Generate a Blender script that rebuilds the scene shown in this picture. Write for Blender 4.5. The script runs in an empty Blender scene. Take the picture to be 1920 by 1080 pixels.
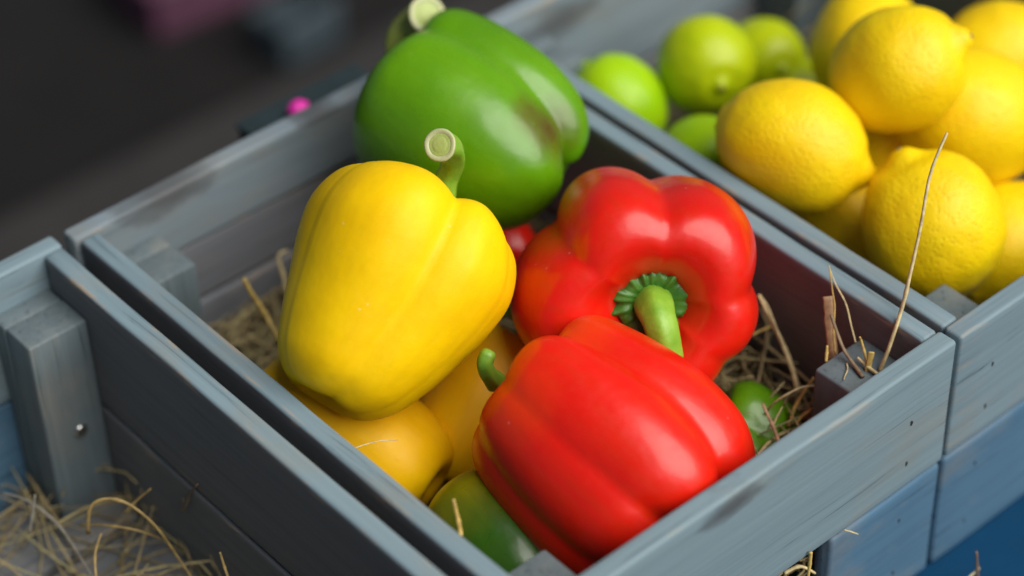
import bpy, bmesh, math, random
from mathutils import Vector, Matrix, Quaternion, noise

# ------------------------------------------------------------------ camera, sky, sun, exposure
scene = bpy.context.scene
COL = scene.collection
cam_data = bpy.data.cameras.new('camera')
cam_data.sensor_width = 36.0
cam_data.lens = 84.19
cam_data.clip_start = 0.05
cam_data.clip_end = 100.0
cam_data.dof.use_dof = True
cam_data.dof.focus_distance = 1.062
cam_data.dof.aperture_fstop = 2.9
cam = bpy.data.objects.new('camera', cam_data)
cam.matrix_world = Matrix([(0.7528, 0.4412, -0.4885, -0.4097), (-0.6579, 0.4776, -0.5823, -0.479), (-0.0236, 0.7597, 0.6498, 0.8652), (0, 0, 0, 1)])
COL.objects.link(cam)
scene.camera = cam

SUN_TO = Vector((0.24, -0.60, 0.765)).normalized()      # towards the light
world = bpy.data.worlds.new('World')
scene.world = world
world.use_nodes = True
wn = world.node_tree.nodes
sky = wn.new('ShaderNodeTexSky')
sky.sky_type = 'NISHITA'
sky.sun_disc = False
sky.sun_elevation = math.asin(SUN_TO.z)
sky.sun_rotation = math.atan2(SUN_TO.x, SUN_TO.y)
sky.air_density = 1.0
sky.dust_density = 2.0
world.node_tree.links.new(sky.outputs[0], wn['Background'].inputs[0])
wn['Background'].inputs[1].default_value = 0.04

sun_data = bpy.data.lights.new('sun', 'SUN')
sun_data.energy = 5.0
sun_data.angle = math.radians(60)
sun_data.color = (1.0, 0.96, 0.90)
sun = bpy.data.objects.new('sun', sun_data)
sun.rotation_euler = SUN_TO.to_track_quat('Z', 'Y').to_euler()
sun.location = SUN_TO * 3
COL.objects.link(sun)

scene.view_settings.view_transform = 'Standard'
scene.view_settings.look = 'None'
scene.view_settings.gamma = 1.0
scene.view_settings.exposure = -0.05
scene.view_settings.use_curve_mapping = False
scene.cycles.use_denoising = True
scene.cycles.max_bounces = 8

# ------------------------------------------------------------------ helpers
R = math.radians

def lerp(a, b, t):
    return a + (b - a) * t

def smooth(a, b, x):
    t = max(0.0, min(1.0, (x - a) / (b - a)))
    return t * t * (3 - 2 * t)

def link(o, parent=None):
    COL.objects.link(o)
    if parent is not None:
        o.parent = parent
    return o

def mesh_obj(name, verts, faces, mat, parent=None, smooth_shade=True, wear=None):
    me = bpy.data.meshes.new(name)
    me.from_pydata(verts, [], faces)
    if smooth_shade:
        me.polygons.foreach_set('use_smooth', [True] * len(me.polygons))
    if wear is not None:
        at = me.attributes.new('wear', 'FLOAT', 'POINT')
        at.data.foreach_set('value', wear)
    me.update()
    me.materials.append(mat)
    return link(bpy.data.objects.new(name, me), parent)

def empty(name, loc=(0, 0, 0)):
    o = bpy.data.objects.new(name, None)
    o.empty_display_size = 0.02
    o.location = loc
    return link(o)

def tag(o, label=None, category=None, group=None, kind=None):
    if label: o['label'] = label
    if category: o['category'] = category
    if group: o['group'] = group
    if kind: o['kind'] = kind
    return o

def catmull(pts, n):
    """n+1 samples along a Catmull-Rom curve through pts (tuples)."""
    P = [pts[0]] + list(pts) + [pts[-1]]
    segs = len(pts) - 1
    out = []
    for k in range(n + 1):
        s = k / n * segs
        i = min(int(s), segs - 1)
        t = s - i
        p0, p1, p2, p3 = P[i], P[i + 1], P[i + 2], P[i + 3]
        out.append(tuple(0.5 * (2 * b + (c - a) * t + (2 * a - 5 * b + 4 * c - d) * t * t + (3 * b - a - 3 * c + d) * t ** 3)
                         for a, b, c, d in zip(p0, p1, p2, p3)))
    return out

def table(ctrl, u):
    """piecewise smooth lookup in [(u, v), ...]"""
    if u <= ctrl[0][0]: return ctrl[0][1]
    for (a, va), (b, vb) in zip(ctrl, ctrl[1:]):
        if u <= b:
            return lerp(va, vb, smooth(a, b, u))
    return ctrl[-1][1]

def tube(path, radii, sides=12, cap0=True, cap1=True, squash=None, ridges=0, ridge_amp=0.0, wide=None):
    """verts, faces of a tube along world/local points."""
    path = [Vector(p) for p in path]
    n = len(path)
    V, F = [], []
    up = Vector((0.31, 0.22, 0.93))
    prev = None
    for i, p in enumerate(path):
        d = (path[min(i + 1, n - 1)] - path[max(i - 1, 0)]).normalized()
        if prev is None:
            a = d.cross(up) if wide is None else (Vector(wide) - d * d.dot(Vector(wide)))
            if a.length < 1e-4: a = d.cross(Vector((1, 0, 0)))
            a.normalize()
        else:
            a = (prev - d * prev.dot(d)).normalized()
        prev = a
        b = d.cross(a)
        for k in range(sides):
            t = 2 * math.pi * k / sides
            r = radii[i] * (1 + ridge_amp * math.cos(ridges * t))
            s = squash if squash else 1.0
            V.append(tuple(p + a * (math.cos(t) * r) + b * (math.sin(t) * r * s)))
    for i in range(n - 1):
        for k in range(sides):
            k2 = (k + 1) % sides
            F.append((i * sides + k, i * sides + k2, (i + 1) * sides + k2, (i + 1) * sides + k))
    if cap0: F.append(tuple(range(sides))[::-1])
    if cap1: F.append(tuple((n - 1) * sides + k for k in range(sides)))
    return V, F

# ------------------------------------------------------------------ materials
class NT:
    def __init__(self, name):
        self.m = bpy.data.materials.new(name)
        self.m.use_nodes = True
        self.t = self.m.node_tree
        self.bsdf = self.t.nodes['Principled BSDF']
    def n(self, typ, **kw):
        nd = self.t.nodes.new(typ)
        for k, v in kw.items(): setattr(nd, k, v)
        return nd
    def l(self, a, b): self.t.links.new(a, b)
    def set(self, **kw):
        for k, v in kw.items():
            self.bsdf.inputs[k.replace('_', ' ')].default_value = v
    def noise(self, vec, scale, detail=4, rough=0.5):
        nd = self.n('ShaderNodeTexNoise')
        nd.inputs['Scale'].default_value = scale
        nd.inputs['Detail'].default_value = detail
        nd.inputs['Roughness'].default_value = rough
        if vec is not None: self.l(vec, nd.inputs['Vector'])
        return nd.outputs[0]
    def ramp(self, fac, stops):
        nd = self.n('ShaderNodeValToRGB')
        e = nd.color_ramp.elements
        while len(e) < len(stops): e.new(0.5)
        for el, (p, c) in zip(e, stops):
            el.position = p
            el.color = c if isinstance(c, tuple) and len(c) == 4 else ((c[0], c[1], c[2], 1) if isinstance(c, tuple) else (c, c, c, 1))
        self.l(fac, nd.inputs[0])
        return nd.outputs[0]
    def mix(self, fac, a, b, mode='MIX'):
        nd = self.n('ShaderNodeMix', data_type='RGBA', blend_type=mode)
        for i, v in ((0, fac), (6, a), (7, b)):
            if hasattr(v, 'is_linked') or hasattr(v, 'links'): self.l(v, nd.inputs[i])
            elif isinstance(v, (int, float)): nd.inputs[i].default_value = v if i == 0 else (v, v, v, 1)
            else: nd.inputs[i].default_value = (v[0], v[1], v[2], 1)
        return nd.outputs[2]
    def math(self, op, a, b=None, clamp=False):
        nd = self.n('ShaderNodeMath', operation=op, use_clamp=clamp)
        for i, v in ((0, a), (1, b)):
            if v is None: continue
            if isinstance(v, (int, float)): nd.inputs[i].default_value = v
            else: self.l(v, nd.inputs[i])
        return nd.outputs[0]
    def mapping(self, vec, scale=(1, 1, 1), loc=(0, 0, 0), rot=(0, 0, 0)):
        nd = self.n('ShaderNodeMapping')
        nd.inputs['Scale'].default_value = scale
        nd.inputs['Location'].default_value = loc
        nd.inputs['Rotation'].default_value = rot
        self.l(vec, nd.inputs['Vector'])
        return nd.outputs[0]
    def bump(self, h, strength, dist):
        nd = self.n('ShaderNodeBump')
        nd.inputs['Strength'].default_value = strength
        nd.inputs['Distance'].default_value = dist
        self.l(h, nd.inputs['Height'])
        self.l(nd.outputs[0], self.bsdf.inputs['Normal'])
        return nd
    def color(self, c): self.l(c, self.bsdf.inputs['Base Color'])

def wood_mat(name, dark, light, knots=(), worn=0.0, wear_amt=0.6, faces=None):
    """weathered blue grey stain on planed softwood; the board's length runs along its local X"""
    w = NT(name)
    tc = w.n('ShaderNodeTexCoord').outputs['Object']
    oi = w.n('ShaderNodeObjectInfo')
    off = w.n('ShaderNodeVectorMath', operation='SCALE')
    off.inputs[0].default_value = (3.7, 5.1, 9.3)
    w.l(oi.outputs['Random'], off.inputs[3])
    add = w.n('ShaderNodeVectorMath', operation='ADD')
    w.l(tc, add.inputs[0]); w.l(off.outputs[0], add.inputs[1])
    co = add.outputs[0]
    warp = w.noise(w.mapping(co, (6, 22, 22)), 1.0, 2)
    wv = w.n('ShaderNodeVectorMath', operation='MULTIPLY_ADD')
    wv.inputs[1].default_value = (0.0, 0.010, 0.010)
    w.l(warp, wv.inputs[0]); w.l(co, wv.inputs[2])
    gco = wv.outputs[0]
    grain = w.noise(w.mapping(gco, (7, 330, 330)), 1.0, 7, 0.66)
    fine = w.noise(w.mapping(gco, (14, 900, 900)), 1.0, 3, 0.6)
    rings = w.noise(w.mapping(gco, (2.2, 75, 75)), 1.0, 3, 0.5)
    blot = w.noise(w.mapping(co, (16, 30, 30)), 1.0, 4, 0.6)
    g = w.math('ADD', w.math('MULTIPLY', grain, 0.62), w.math('MULTIPLY', rings, 0.38))
    lo_ = tuple(lerp(a, b, 0.22) for a, b in zip(dark, light)); hi_ = tuple(lerp(a, b, 0.86) for a, b in zip(dark, light))
    c = w.ramp(g, [(0.30, lo_), (0.50, tuple(lerp(a, b, 0.58) for a, b in zip(dark, light))), (0.70, hi_)])
    # where the stain is thin, greyer brown wood comes through
    thin = w.ramp(blot, [(0.50, 0.0), (0.72, 0.42)])
    c = w.mix(thin, c, (0.235, 0.215, 0.175))
    # dark hairline cracks in the grain
    crack = w.ramp(grain, [(0.30, 0.85), (0.40, 0.0)])
    c = w.mix(crack, c, tuple(x * 0.42 for x in dark))
    for kx, kz, ks in knots:
        d = w.n('ShaderNodeVectorMath', operation='LENGTH')
        w.l(w.mapping(gco if False else tc, (0.38 / ks, 0.01 / ks, 1.0 / ks), (-kx * 0.38 / ks, 0, -kz / ks)), d.inputs[0])
        wob = w.math('ADD', d.outputs['Value'], w.math('MULTIPLY', w.math('SUBTRACT', w.noise(w.mapping(co, (60, 140, 140)), 1.0, 3), 0.5), 0.9))
        kf = w.ramp(wob, [(0.25, 0.72), (0.75, 0.42), (1.15, 0.0)])
        c = w.mix(kf, c, (0.052, 0.048, 0.048))
    if faces:      # broad faces browner and darker than the rims, their shade painted in
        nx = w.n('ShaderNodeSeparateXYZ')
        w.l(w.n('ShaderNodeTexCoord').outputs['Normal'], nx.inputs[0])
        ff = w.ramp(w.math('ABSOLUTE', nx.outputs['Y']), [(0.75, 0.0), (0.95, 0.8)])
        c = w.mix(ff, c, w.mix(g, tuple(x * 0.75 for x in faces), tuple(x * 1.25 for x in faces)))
    # bare wood on rubbed edges, in long streaks
    wear = w.n('ShaderNodeAttribute', attribute_name='wear').outputs['Fac']
    streak = w.ramp(w.noise(w.mapping(co, (28, 190, 190)), 1.0, 4, 0.65), [(0.56 - 0.06 * worn, 0.0), (0.66 - 0.06 * worn, 1.0)])
    c = w.mix(w.math('MULTIPLY', w.math('MULTIPLY', wear, streak), wear_amt), c, (0.40, 0.29, 0.18))
    w.color(c)
    rr = w.ramp(grain, [(0.3, 0.74), (0.7, 0.58)])
    w.bsdf.inputs['Specular IOR Level'].default_value = 0.4
    w.l(rr, w.bsdf.inputs['Roughness'])
    h = w.math('ADD', w.math('MULTIPLY', grain, 0.7), w.math('MULTIPLY', fine, 0.3))
    w.bump(h, 0.45, 0.0006)
    return w.m

W_GREY = wood_mat('stained_wood', (0.110, 0.165, 0.195), (0.215, 0.300, 0.340))
W_GREY_KNOT = wood_mat('stained_wood_knot', (0.110, 0.168, 0.195), (0.220, 0.305, 0.340), wear_amt=0.25, knots=[(-0.017, 0.030, 0.008), (-0.085, -0.02, 0.004)])
W_GREY_KNOT_FAR = wood_mat('stained_wood_far_knot', (0.12, 0.16, 0.185), (0.23, 0.29, 0.33), knots=[(-0.072, 0.018, 0.013), (0.02, 0.02, 0.006)])
W_BLUE = wood_mat('blue_wood', (0.040, 0.100, 0.165), (0.085, 0.180, 0.275), wear_amt=0.15)  # bluer wood for lower front boards and the left crate's lower back board
W_BROWN = wood_mat('greyed_wood', (0.085, 0.092, 0.100), (0.175, 0.185, 0.195))
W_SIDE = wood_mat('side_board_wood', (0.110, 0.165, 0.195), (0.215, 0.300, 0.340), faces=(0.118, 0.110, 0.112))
W_BACK = wood_mat('purplish_grey_wood', (0.115, 0.125, 0.145), (0.205, 0.220, 0.245))
W_POST = wood_mat('post_wood', (0.070, 0.100, 0.115), (0.150, 0.190, 0.205), wear_amt=0.12)

def simple(name, col, rough=0.5, metallic=0.0, var=0.0, scale=60, spec=0.5):
    s = NT(name)
    s.set(Roughness=rough, Metallic=metallic)
    s.bsdf.inputs['Specular IOR Level'].default_value = spec
    if var:
        tc = s.n('ShaderNodeTexCoord').outputs['Object']
        f = s.ramp(s.noise(tc, scale, 5, 0.6), [(0.3, 0.0), (0.7, 1.0)])
        s.color(s.mix(f, tuple(x * (1 - var) for x in col), tuple(min(1, x * (1 + var)) for x in col)))
    else:
        s.bsdf.inputs['Base Color'].default_value = (*col, 1)
    return s.m

def pepper_mat(name, base, deep, tints=None, spots=None, rough=0.30, sss=0.08, spec=0.5, coat=0.15):
    """waxy pepper skin. blush: [(centre, radius, softness, colour)] ripening patches in the pepper's own space"""
    p = NT(name)
    tc = p.n('ShaderNodeTexCoord').outputs['Object']
    big = p.noise(tc, 22, 3, 0.5)
    c = p.mix(p.ramp(big, [(0.35, 0.0), (0.68, 1.0)]), base, deep)
    for (cx, cy, cz), rad, soft, colr in (tints or ()):
        d = p.n('ShaderNodeVectorMath', operation='DISTANCE')
        p.l(tc, d.inputs[0]); d.inputs[1].default_value = (cx, cy, cz)
        wob = p.math('ADD', d.outputs['Value'], p.math('MULTIPLY', p.math('SUBTRACT', p.noise(tc, 55, 4, 0.55), 0.5), 0.016))
        f = p.ramp(p.math('DIVIDE', wob, rad), [(max(0.0, 1 - soft), 1.0), (1.0, 0.0)])
        c = p.mix(f, c, colr)
    streak = p.ramp(p.noise(p.mapping(tc, (150, 150, 22)), 1.0, 4, 0.6), [(0.42, 0.0), (0.75, 0.32)])
    c = p.mix(streak, c, tuple(min(1, x * 0.72 + d * 0.10) for x, d in zip(deep, (0.3, 0.3, 0.0))))
    vo = p.n('ShaderNodeTexVoronoi'); vo.inputs['Scale'].default_value = 115
    p.l(tc, vo.inputs['Vector'])
    vs = p.n('ShaderNodeSeparateColor'); p.l(vo.outputs['Color'], vs.inputs[0])
    sp = p.math('MULTIPLY', p.ramp(vo.outputs['Distance'], [(0.045, 0.8), (0.085, 0.0)]), p.math('GREATER_THAN', vs.outputs[0], 0.80))
    c = p.mix(sp, c, tuple(min(1, x * 0.8 + 0.13) for x in base))
    fleck = p.ramp(p.noise(tc, 900, 2, 0.5), [(0.70, 0.0), (0.78, 0.22)])
    c = p.mix(fleck, c, tuple(min(1, x * 1.25 + 0.06) for x in base))
    p.color(c)
    p.set(Roughness=rough, IOR=1.45)
    rn = p.ramp(p.noise(tc, 160, 3, 0.6), [(0.35, rough * 0.88), (0.7, rough * 1.2)])
    p.l(rn, p.bsdf.inputs['Roughness'])
    p.bsdf.inputs['Subsurface Weight'].default_value = sss
    p.bsdf.inputs['Subsurface Radius'].default_value = (1.0, 0.6, 0.25)
    p.bsdf.inputs['Subsurface Scale'].default_value = 0.006
    p.bsdf.inputs['Coat Weight'].default_value = coat
    p.bsdf.inputs['Specular IOR Level'].default_value = spec
    p.bsdf.inputs['Coat Roughness'].default_value = 0.12
    h = p.math('ADD', p.noise(tc, 70, 2, 0.5), p.math('MULTIPLY', p.noise(tc, 420, 2, 0.5), 0.10))
    h = p.math('ADD', h, p.math('MULTIPLY', p.noise(p.mapping(tc, (190, 190, 40)), 1.0, 3, 0.6), 0.10))
    p.bump(h, 0.30, 0.0014)
    return p.m

YEL, YEL_D = (0.90, 0.60, 0.001), (0.86, 0.52, 0.001)
M_YELLOW = pepper_mat('yellow_pepper_skin', YEL, YEL_D, rough=0.46, spec=0.22, coat=0.0)
M_YELLOW2 = pepper_mat('amber_pepper_skin', (0.92, 0.56, 0.002), (0.88, 0.47, 0.002), rough=0.42, spec=0.28, coat=0.0)
M_RED = pepper_mat('red_pepper_skin', (0.70, 0.011, 0.003), (0.60, 0.006, 0.002), rough=0.34)
M_RED2 = pepper_mat('bright_red_pepper_skin', (0.74, 0.013, 0.003), (0.68, 0.008, 0.002),
                    tints=[((0.0, 0.03, 0.05), 0.035, 0.9, (0.72, 0.08, 0.004)), ((0.045, -0.01, 0.035), 0.022, 0.95, (0.76, 0.035, 0.003))], rough=0.35)  # orange patches paint the yellow pepper's bounce light into the skin
M_GREEN = pepper_mat('green_pepper_skin', (0.115, 0.300, 0.002), (0.080, 0.235, 0.002),
                     tints=[((0.034, 0.020, -0.034), 0.016, 0.9, (0.10, 0.085, 0.006)), ((0.024, 0.020, -0.047), 0.021, 0.7, (0.085, 0.050, 0.008))])
M_GREEN2 = pepper_mat('dark_green_pepper_skin', (0.035, 0.125, 0.004), (0.016, 0.070, 0.004),
                      tints=[((0.012, 0.0, 0.034), 0.046, 0.45, (0.21, 0.20, 0.004))])
M_GREEN3 = pepper_mat('lime_green_pepper_skin', (0.10, 0.26, 0.004), (0.075, 0.20, 0.003))

def stem_mat(name, a, b):
    s = NT(name)
    tc = s.n('ShaderNodeTexCoord').outputs['Object']
    f = s.ramp(s.noise(tc, 120, 4, 0.6), [(0.3, 0.0), (0.7, 1.0)])
    s.color(s.mix(f, a, b))
    s.set(Roughness=0.42)
    s.bsdf.inputs['Subsurface Weight'].default_value = 0.1
    s.bsdf.inputs['Subsurface Scale'].default_value = 0.003
    s.bump(s.noise(tc, 480, 4, 0.6), 0.35, 0.0006)
    return s.m
M_STEM = stem_mat('green_stem', (0.15, 0.34, 0.018), (0.25, 0.45, 0.04))
M_STEM_MID = stem_mat('mid_green_stem', (0.10, 0.25, 0.015), (0.17, 0.34, 0.03))
M_STEM_DARK = stem_mat('dark_green_calyx', (0.028, 0.125, 0.012), (0.075, 0.22, 0.025))
M_STEM_PALE = stem_mat('pale_green_stem', (0.30, 0.38, 0.06), (0.42, 0.47, 0.12))
M_CUT = stem_mat('cut_stem_flesh', (0.40, 0.47, 0.14), (0.33, 0.42, 0.10))
M_CUT_RIM = stem_mat('cut_stem_rim', (0.50, 0.52, 0.30), (0.42, 0.44, 0.20))

def citrus_mat(name, base, deep, pore=0.5, rough=0.42, tipcol=None):
    p = NT(name)
    tc = p.n('ShaderNodeTexCoord').outputs['Object']
    oi = p.n('ShaderNodeObjectInfo')
    off = p.n('ShaderNodeVectorMath', operation='ADD')
    p.l(tc, off.inputs[0])
    sc = p.n('ShaderNodeVectorMath', operation='SCALE'); sc.inputs[0].default_value = (1.3, 2.1, 0.7)
    p.l(oi.outputs['Random'], sc.inputs[3]); p.l(sc.outputs[0], off.inputs[1])
    co = off.outputs[0]
    f = p.ramp(p.noise(co, 38, 4, 0.55), [(0.32, 0.0), (0.72, 1.0)])
    c = p.mix(f, base, deep)
    scar = p.ramp(p.noise(co, 90, 5, 0.7), [(0.68, 0.0), (0.75, 0.35)])
    c = p.mix(scar, c, tuple(x * 0.6 for x in deep))
    v = p.n('ShaderNodeTexVoronoi'); v.inputs['Scale'].default_value = 420
    p.l(co, v.inputs['Vector'])
    pores = p.ramp(v.outputs['Distance'], [(0.0, 0.0), (0.45, 1.0)])
    c = p.mix(p.ramp(v.outputs['Distance'], [(0.05, 0.22), (0.3, 0.0)]), c, tuple(x * 0.7 for x in deep))
    p.color(c)
    p.set(Roughness=rough)
    p.bsdf.inputs['Specular IOR Level'].default_value = 0.32
    p.bsdf.inputs['Subsurface Weight'].default_value = 0.08
    p.bsdf.inputs['Subsurface Scale'].default_value = 0.004
    h = p.math('ADD', p.math('MULTIPLY', pores, pore), p.noise(co, 110, 3, 0.6))
    p.bump(h, 0.42, 0.0009)
    return p.m
M_LEMON = citrus_mat('lemon_peel', (0.86, 0.63, 0.002), (0.80, 0.52, 0.002), rough=0.46, pore=0.9)
M_LIME = citrus_mat('lime_peel', (0.36, 0.58, 0.004), (0.26, 0.50, 0.003), pore=0.3, rough=0.34)
M_LIME2 = citrus_mat('yellowing_lime_peel', (0.46, 0.55, 0.004), (0.36, 0.48, 0.003), pore=0.3, rough=0.34)
M_SCAR = simple('stem_scar', (0.30, 0.20, 0.06), 0.7, var=0.3, scale=400)

def straw_mat(name, cols):
    s = NT(name)
    geo = s.n('ShaderNodeNewGeometry')
    c = s.ramp(geo.outputs['Random Per Island'], cols)
    tc = s.n('ShaderNodeTexCoord').outputs['Object']
    f = s.ramp(s.noise(tc, 260, 3, 0.6), [(0.3, 0.55), (0.7, 1.1)])
    s.color(s.mix(1.0, c, f, 'MULTIPLY'))
    s.set(Roughness=0.55)
    s.bump(s.noise(tc, 1500, 2), 0.3, 0.0003)
    return s.m
M_HAY = straw_mat('hay_straw', [(0.0, (0.34, 0.26, 0.12)), (0.35, (0.50, 0.41, 0.20)), (0.7, (0.28, 0.20, 0.09)), (1.0, (0.42, 0.38, 0.18))])
M_STRAWS = {
    'pale': straw_mat('pale_straw', [(0.0, (0.62, 0.50, 0.24)), (1.0, (0.66, 0.54, 0.28))]),
    'gold': straw_mat('golden_straw', [(0.0, (0.55, 0.38, 0.10)), (1.0, (0.58, 0.42, 0.12))]),
    'brown': straw_mat('reddish_straw', [(0.0, (0.38, 0.21, 0.11)), (1.0, (0.42, 0.25, 0.13))]),
    'dry': straw_mat('dry_brown_straw', [(0.0, (0.36, 0.25, 0.09)), (1.0, (0.42, 0.30, 0.11))]),
    'grey': straw_mat('grey_straw', [(0.0, (0.24, 0.225, 0.19)), (1.0, (0.28, 0.26, 0.21))]),
    'dun': straw_mat('dun_straw', [(0.0, (0.20, 0.14, 0.08)), (1.0, (0.26, 0.18, 0.10))]),
}
M_NAIL = simple('rusty_nail', (0.030, 0.024, 0.022), 0.7, var=0.3, scale=900)
M_SCREW = simple('zinc_screw', (0.62, 0.62, 0.60), 0.28, metallic=1.0)
M_GROUND = simple('dark_ground', (0.009, 0.0085, 0.0085), 0.9, var=0.45, scale=3.0, spec=0.2)
M_TABLE = simple('dark_table_wood', (0.05, 0.045, 0.04), 0.7, var=0.3, scale=20)
M_BIN = simple('dark_teal_plastic', (0.018, 0.032, 0.036), 0.55, var=0.2, scale=40)
M_PINK = simple('pink_plastic', (0.80, 0.03, 0.42), 0.4)
M_MAUVE = simple('mauve_plastic', (0.085, 0.030, 0.058), 0.6, var=0.35, scale=12)
M_SLATE = simple('slate_blue_plastic', (0.038, 0.058, 0.072), 0.6, var=0.25, scale=12)
M_BENCH = simple('dark_brown_bench', (0.019, 0.0175, 0.0165), 0.75, var=0.3, scale=8)

def cloth_mat():
    s = NT('blue_cloth_weave')
    tc = s.n('ShaderNodeTexCoord').outputs['Object']
    f = s.noise(tc, 30, 4, 0.6)
    s.color(s.mix(f, (0.001, 0.026, 0.072), (0.002, 0.048, 0.115)))
    s.set(Roughness=0.85)
    s.bsdf.inputs['Specular IOR Level'].default_value = 0.15
    s.bump(s.noise(tc, 1400, 2), 0.4, 0.0005)
    return s.m
M_CLOTH = cloth_mat()

# ------------------------------------------------------------------ placements, world metres
PL = {
    'yellow_main': {'loc': (0.0707, 0.1818, 0.168), 'axis': (0.8363, 0.2121, 0.5056), 'xref': (-0.3252, -0.5507, 0.7688), 'spin': 0.0, 'stem': [(0.05, 0.0223, 0.0114), (0.0552, 0.0225, 0.0217), (0.0576, 0.0198, 0.0318), (0.0546, 0.016, 0.0416), (0.0488, 0.0123, 0.0493), (0.0426, 0.0093, 0.0557)]},
    'green_main': {'loc': (0.182, 0.2524, 0.166), 'axis': (-0.2716, 0.9295, 0.2494), 'xref': (-0.5732, -0.3644, 0.734), 'spin': 0.0, 'stem': [(0.0103, 0.0583, -0.0015), (0.0095, 0.0665, 0.0052), (0.0104, 0.0678, 0.0132), (0.0138, 0.0637, 0.0214), (0.0147, 0.0549, 0.0295), (0.0134, 0.0484, 0.0349)]},
    'red_back': {'loc': (0.1814, 0.1327, 0.14), 'axis': (-0.5246, -0.7375, 0.4254), 'xref': (0.3154, 0.2957, 0.9017), 'spin': 0.0, 'stem': [(-0.0151, -0.0234, 0.0139), (-0.0214, -0.0327, 0.0162), (-0.0255, -0.0405, 0.0138), (-0.0271, -0.0467, 0.0009)]},
    'red_front': {'loc': (0.1064, 0.0746, 0.122), 'axis': (-0.1288, 0.9322, 0.3381), 'xref': (-0.5406, -0.3519, 0.7641), 'spin': 0.0, 'stem': [(-0.0166, 0.055, 0.0153), (-0.0218, 0.0541, 0.0243), (-0.0233, 0.0541, 0.031), (-0.0209, 0.0547, 0.0348)]},
    'yellow_left': {'loc': (0.0481, 0.1897, 0.092), 'axis': (-0.2927, 0.9122, 0.2869), 'xref': (-0.559, -0.4067, 0.7226), 'spin': 0.3, 'stem': [(-0.0062, 0.0411, 0.0015), (-0.0042, 0.0509, -0.0037), (-0.0013, 0.0597, -0.0091)]},
    'yellow_mid': {'loc': (0.1146, 0.1693, 0.078), 'axis': (0.7826, 0.3106, 0.5395), 'xref': (-0.3297, -0.5284, 0.7824), 'spin': 0.5, 'stem': [(0.0333, 0.017, 0.0249), (0.0365, 0.0175, 0.0277), (0.0394, 0.0183, 0.0306)]},
    'red_under': {'loc': (0.187, 0.265, 0.072), 'axis': (0.0587, 0.982, -0.1795), 'xref': (-0.6406, 0.1749, 0.7477), 'spin': 0.4, 'stem': [(0.0373, 0.0234, -0.0125), (0.039, 0.0276, -0.0152), (0.0408, 0.032, -0.0176)]},
    'green_low': {'loc': (0.0609, 0.0935, 0.072), 'axis': (0.0955, 0.9669, 0.2367), 'xref': (-0.5, -0.1591, 0.8513), 'spin': 0.4, 'stem': [(0.009, 0.0307, 0.0035), (0.0082, 0.0335, 0.0054), (0.0074, 0.0362, 0.0073)]},
    'green_right': {'loc': (0.1944, 0.0709, 0.062), 'axis': (-0.3555, 0.7306, 0.5829), 'xref': (-0.447, -0.6806, 0.5805), 'spin': 0.1, 'stem': [(-0.0048, 0.0217, 0.0158), (-0.0056, 0.0245, 0.0178), (-0.0064, 0.0274, 0.0198)]},
    'lemon_front': {'loc': (0.2984, 0.1463, 0.152), 'axis': (0.4774, -0.8511, -0.2183), 'xref': (-0.5501, -0.4832, 0.6811), 'spin': 0.0},
    'lemon_tipped': {'loc': (0.3247, 0.0781, 0.13), 'axis': (-0.0103, 0.6191, 0.7853), 'xref': (-0.4929, -0.6864, 0.5347), 'spin': 0.0},
    'lemon_right': {'loc': (0.3976, 0.1164, 0.136), 'axis': (0.6807, -0.5465, -0.4878), 'xref': (-0.2787, -0.8091, 0.5174), 'spin': 0.0},
    'lemon_spot': {'loc': (0.3596, 0.1341, 0.175), 'axis': (0.5299, -0.6244, 0.5739), 'xref': (-0.8441, -0.3233, 0.4277), 'spin': 0.0},
    'lemon_top': {'loc': (0.4, 0.1897, 0.142), 'axis': (0.7754, 0.5617, 0.2884), 'xref': (-0.1011, -0.3404, 0.9348), 'spin': 0.0},
    'lemon_low': {'loc': (0.38, 0.0719, 0.088), 'axis': (0.968, 0.1101, 0.2254), 'xref': (-0.12, -0.5858, 0.8015), 'spin': 0.0},
    'lemon_far': {'loc': (0.4585, 0.147, 0.128), 'axis': (0.941, -0.332, -0.0663), 'xref': (-0.2075, -0.7204, 0.6618), 'spin': 0.0},
    'lemon_under': {'loc': (0.3358, 0.1399, 0.09), 'axis': (0.1754, -0.9594, -0.2211), 'xref': (-0.5785, -0.2821, 0.7653), 'spin': 0.0},
    'lemon_gap': {'loc': (0.3837, 0.1547, 0.105), 'axis': (0.6597, -0.4351, 0.6128), 'xref': (-0.7474, -0.465, 0.4745), 'spin': 0.0},
    'lime_board': {'loc': (0.303, 0.277, 0.105), 'axis': (-0.2067, 0.7234, 0.6588), 'xref': (-0.469, -0.6642, 0.5822), 'spin': 0.0},
    'lime_big': {'loc': (0.3503, 0.2581, 0.118), 'axis': (-0.4823, -0.86, 0.1667), 'xref': (-0.1515, 0.2694, 0.951), 'spin': 0.0},
    'lime_behind': {'loc': (0.4002, 0.2631, 0.095), 'axis': (-0.3284, -0.8906, 0.3146), 'xref': (-0.4235, 0.4365, 0.7938), 'spin': 0.0},
    'lime_low': {'loc': (0.4004, 0.2441, 0.078), 'axis': (0.5554, -0.3636, 0.7479), 'xref': (-0.8019, -0.4724, 0.3658), 'spin': 0.0},
    'lime_near': {'loc': (0.2969, 0.2054, 0.11), 'axis': (-0.1483, -0.9476, 0.283), 'xref': (-0.6259, 0.3115, 0.715), 'spin': 0.0},
}
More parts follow.
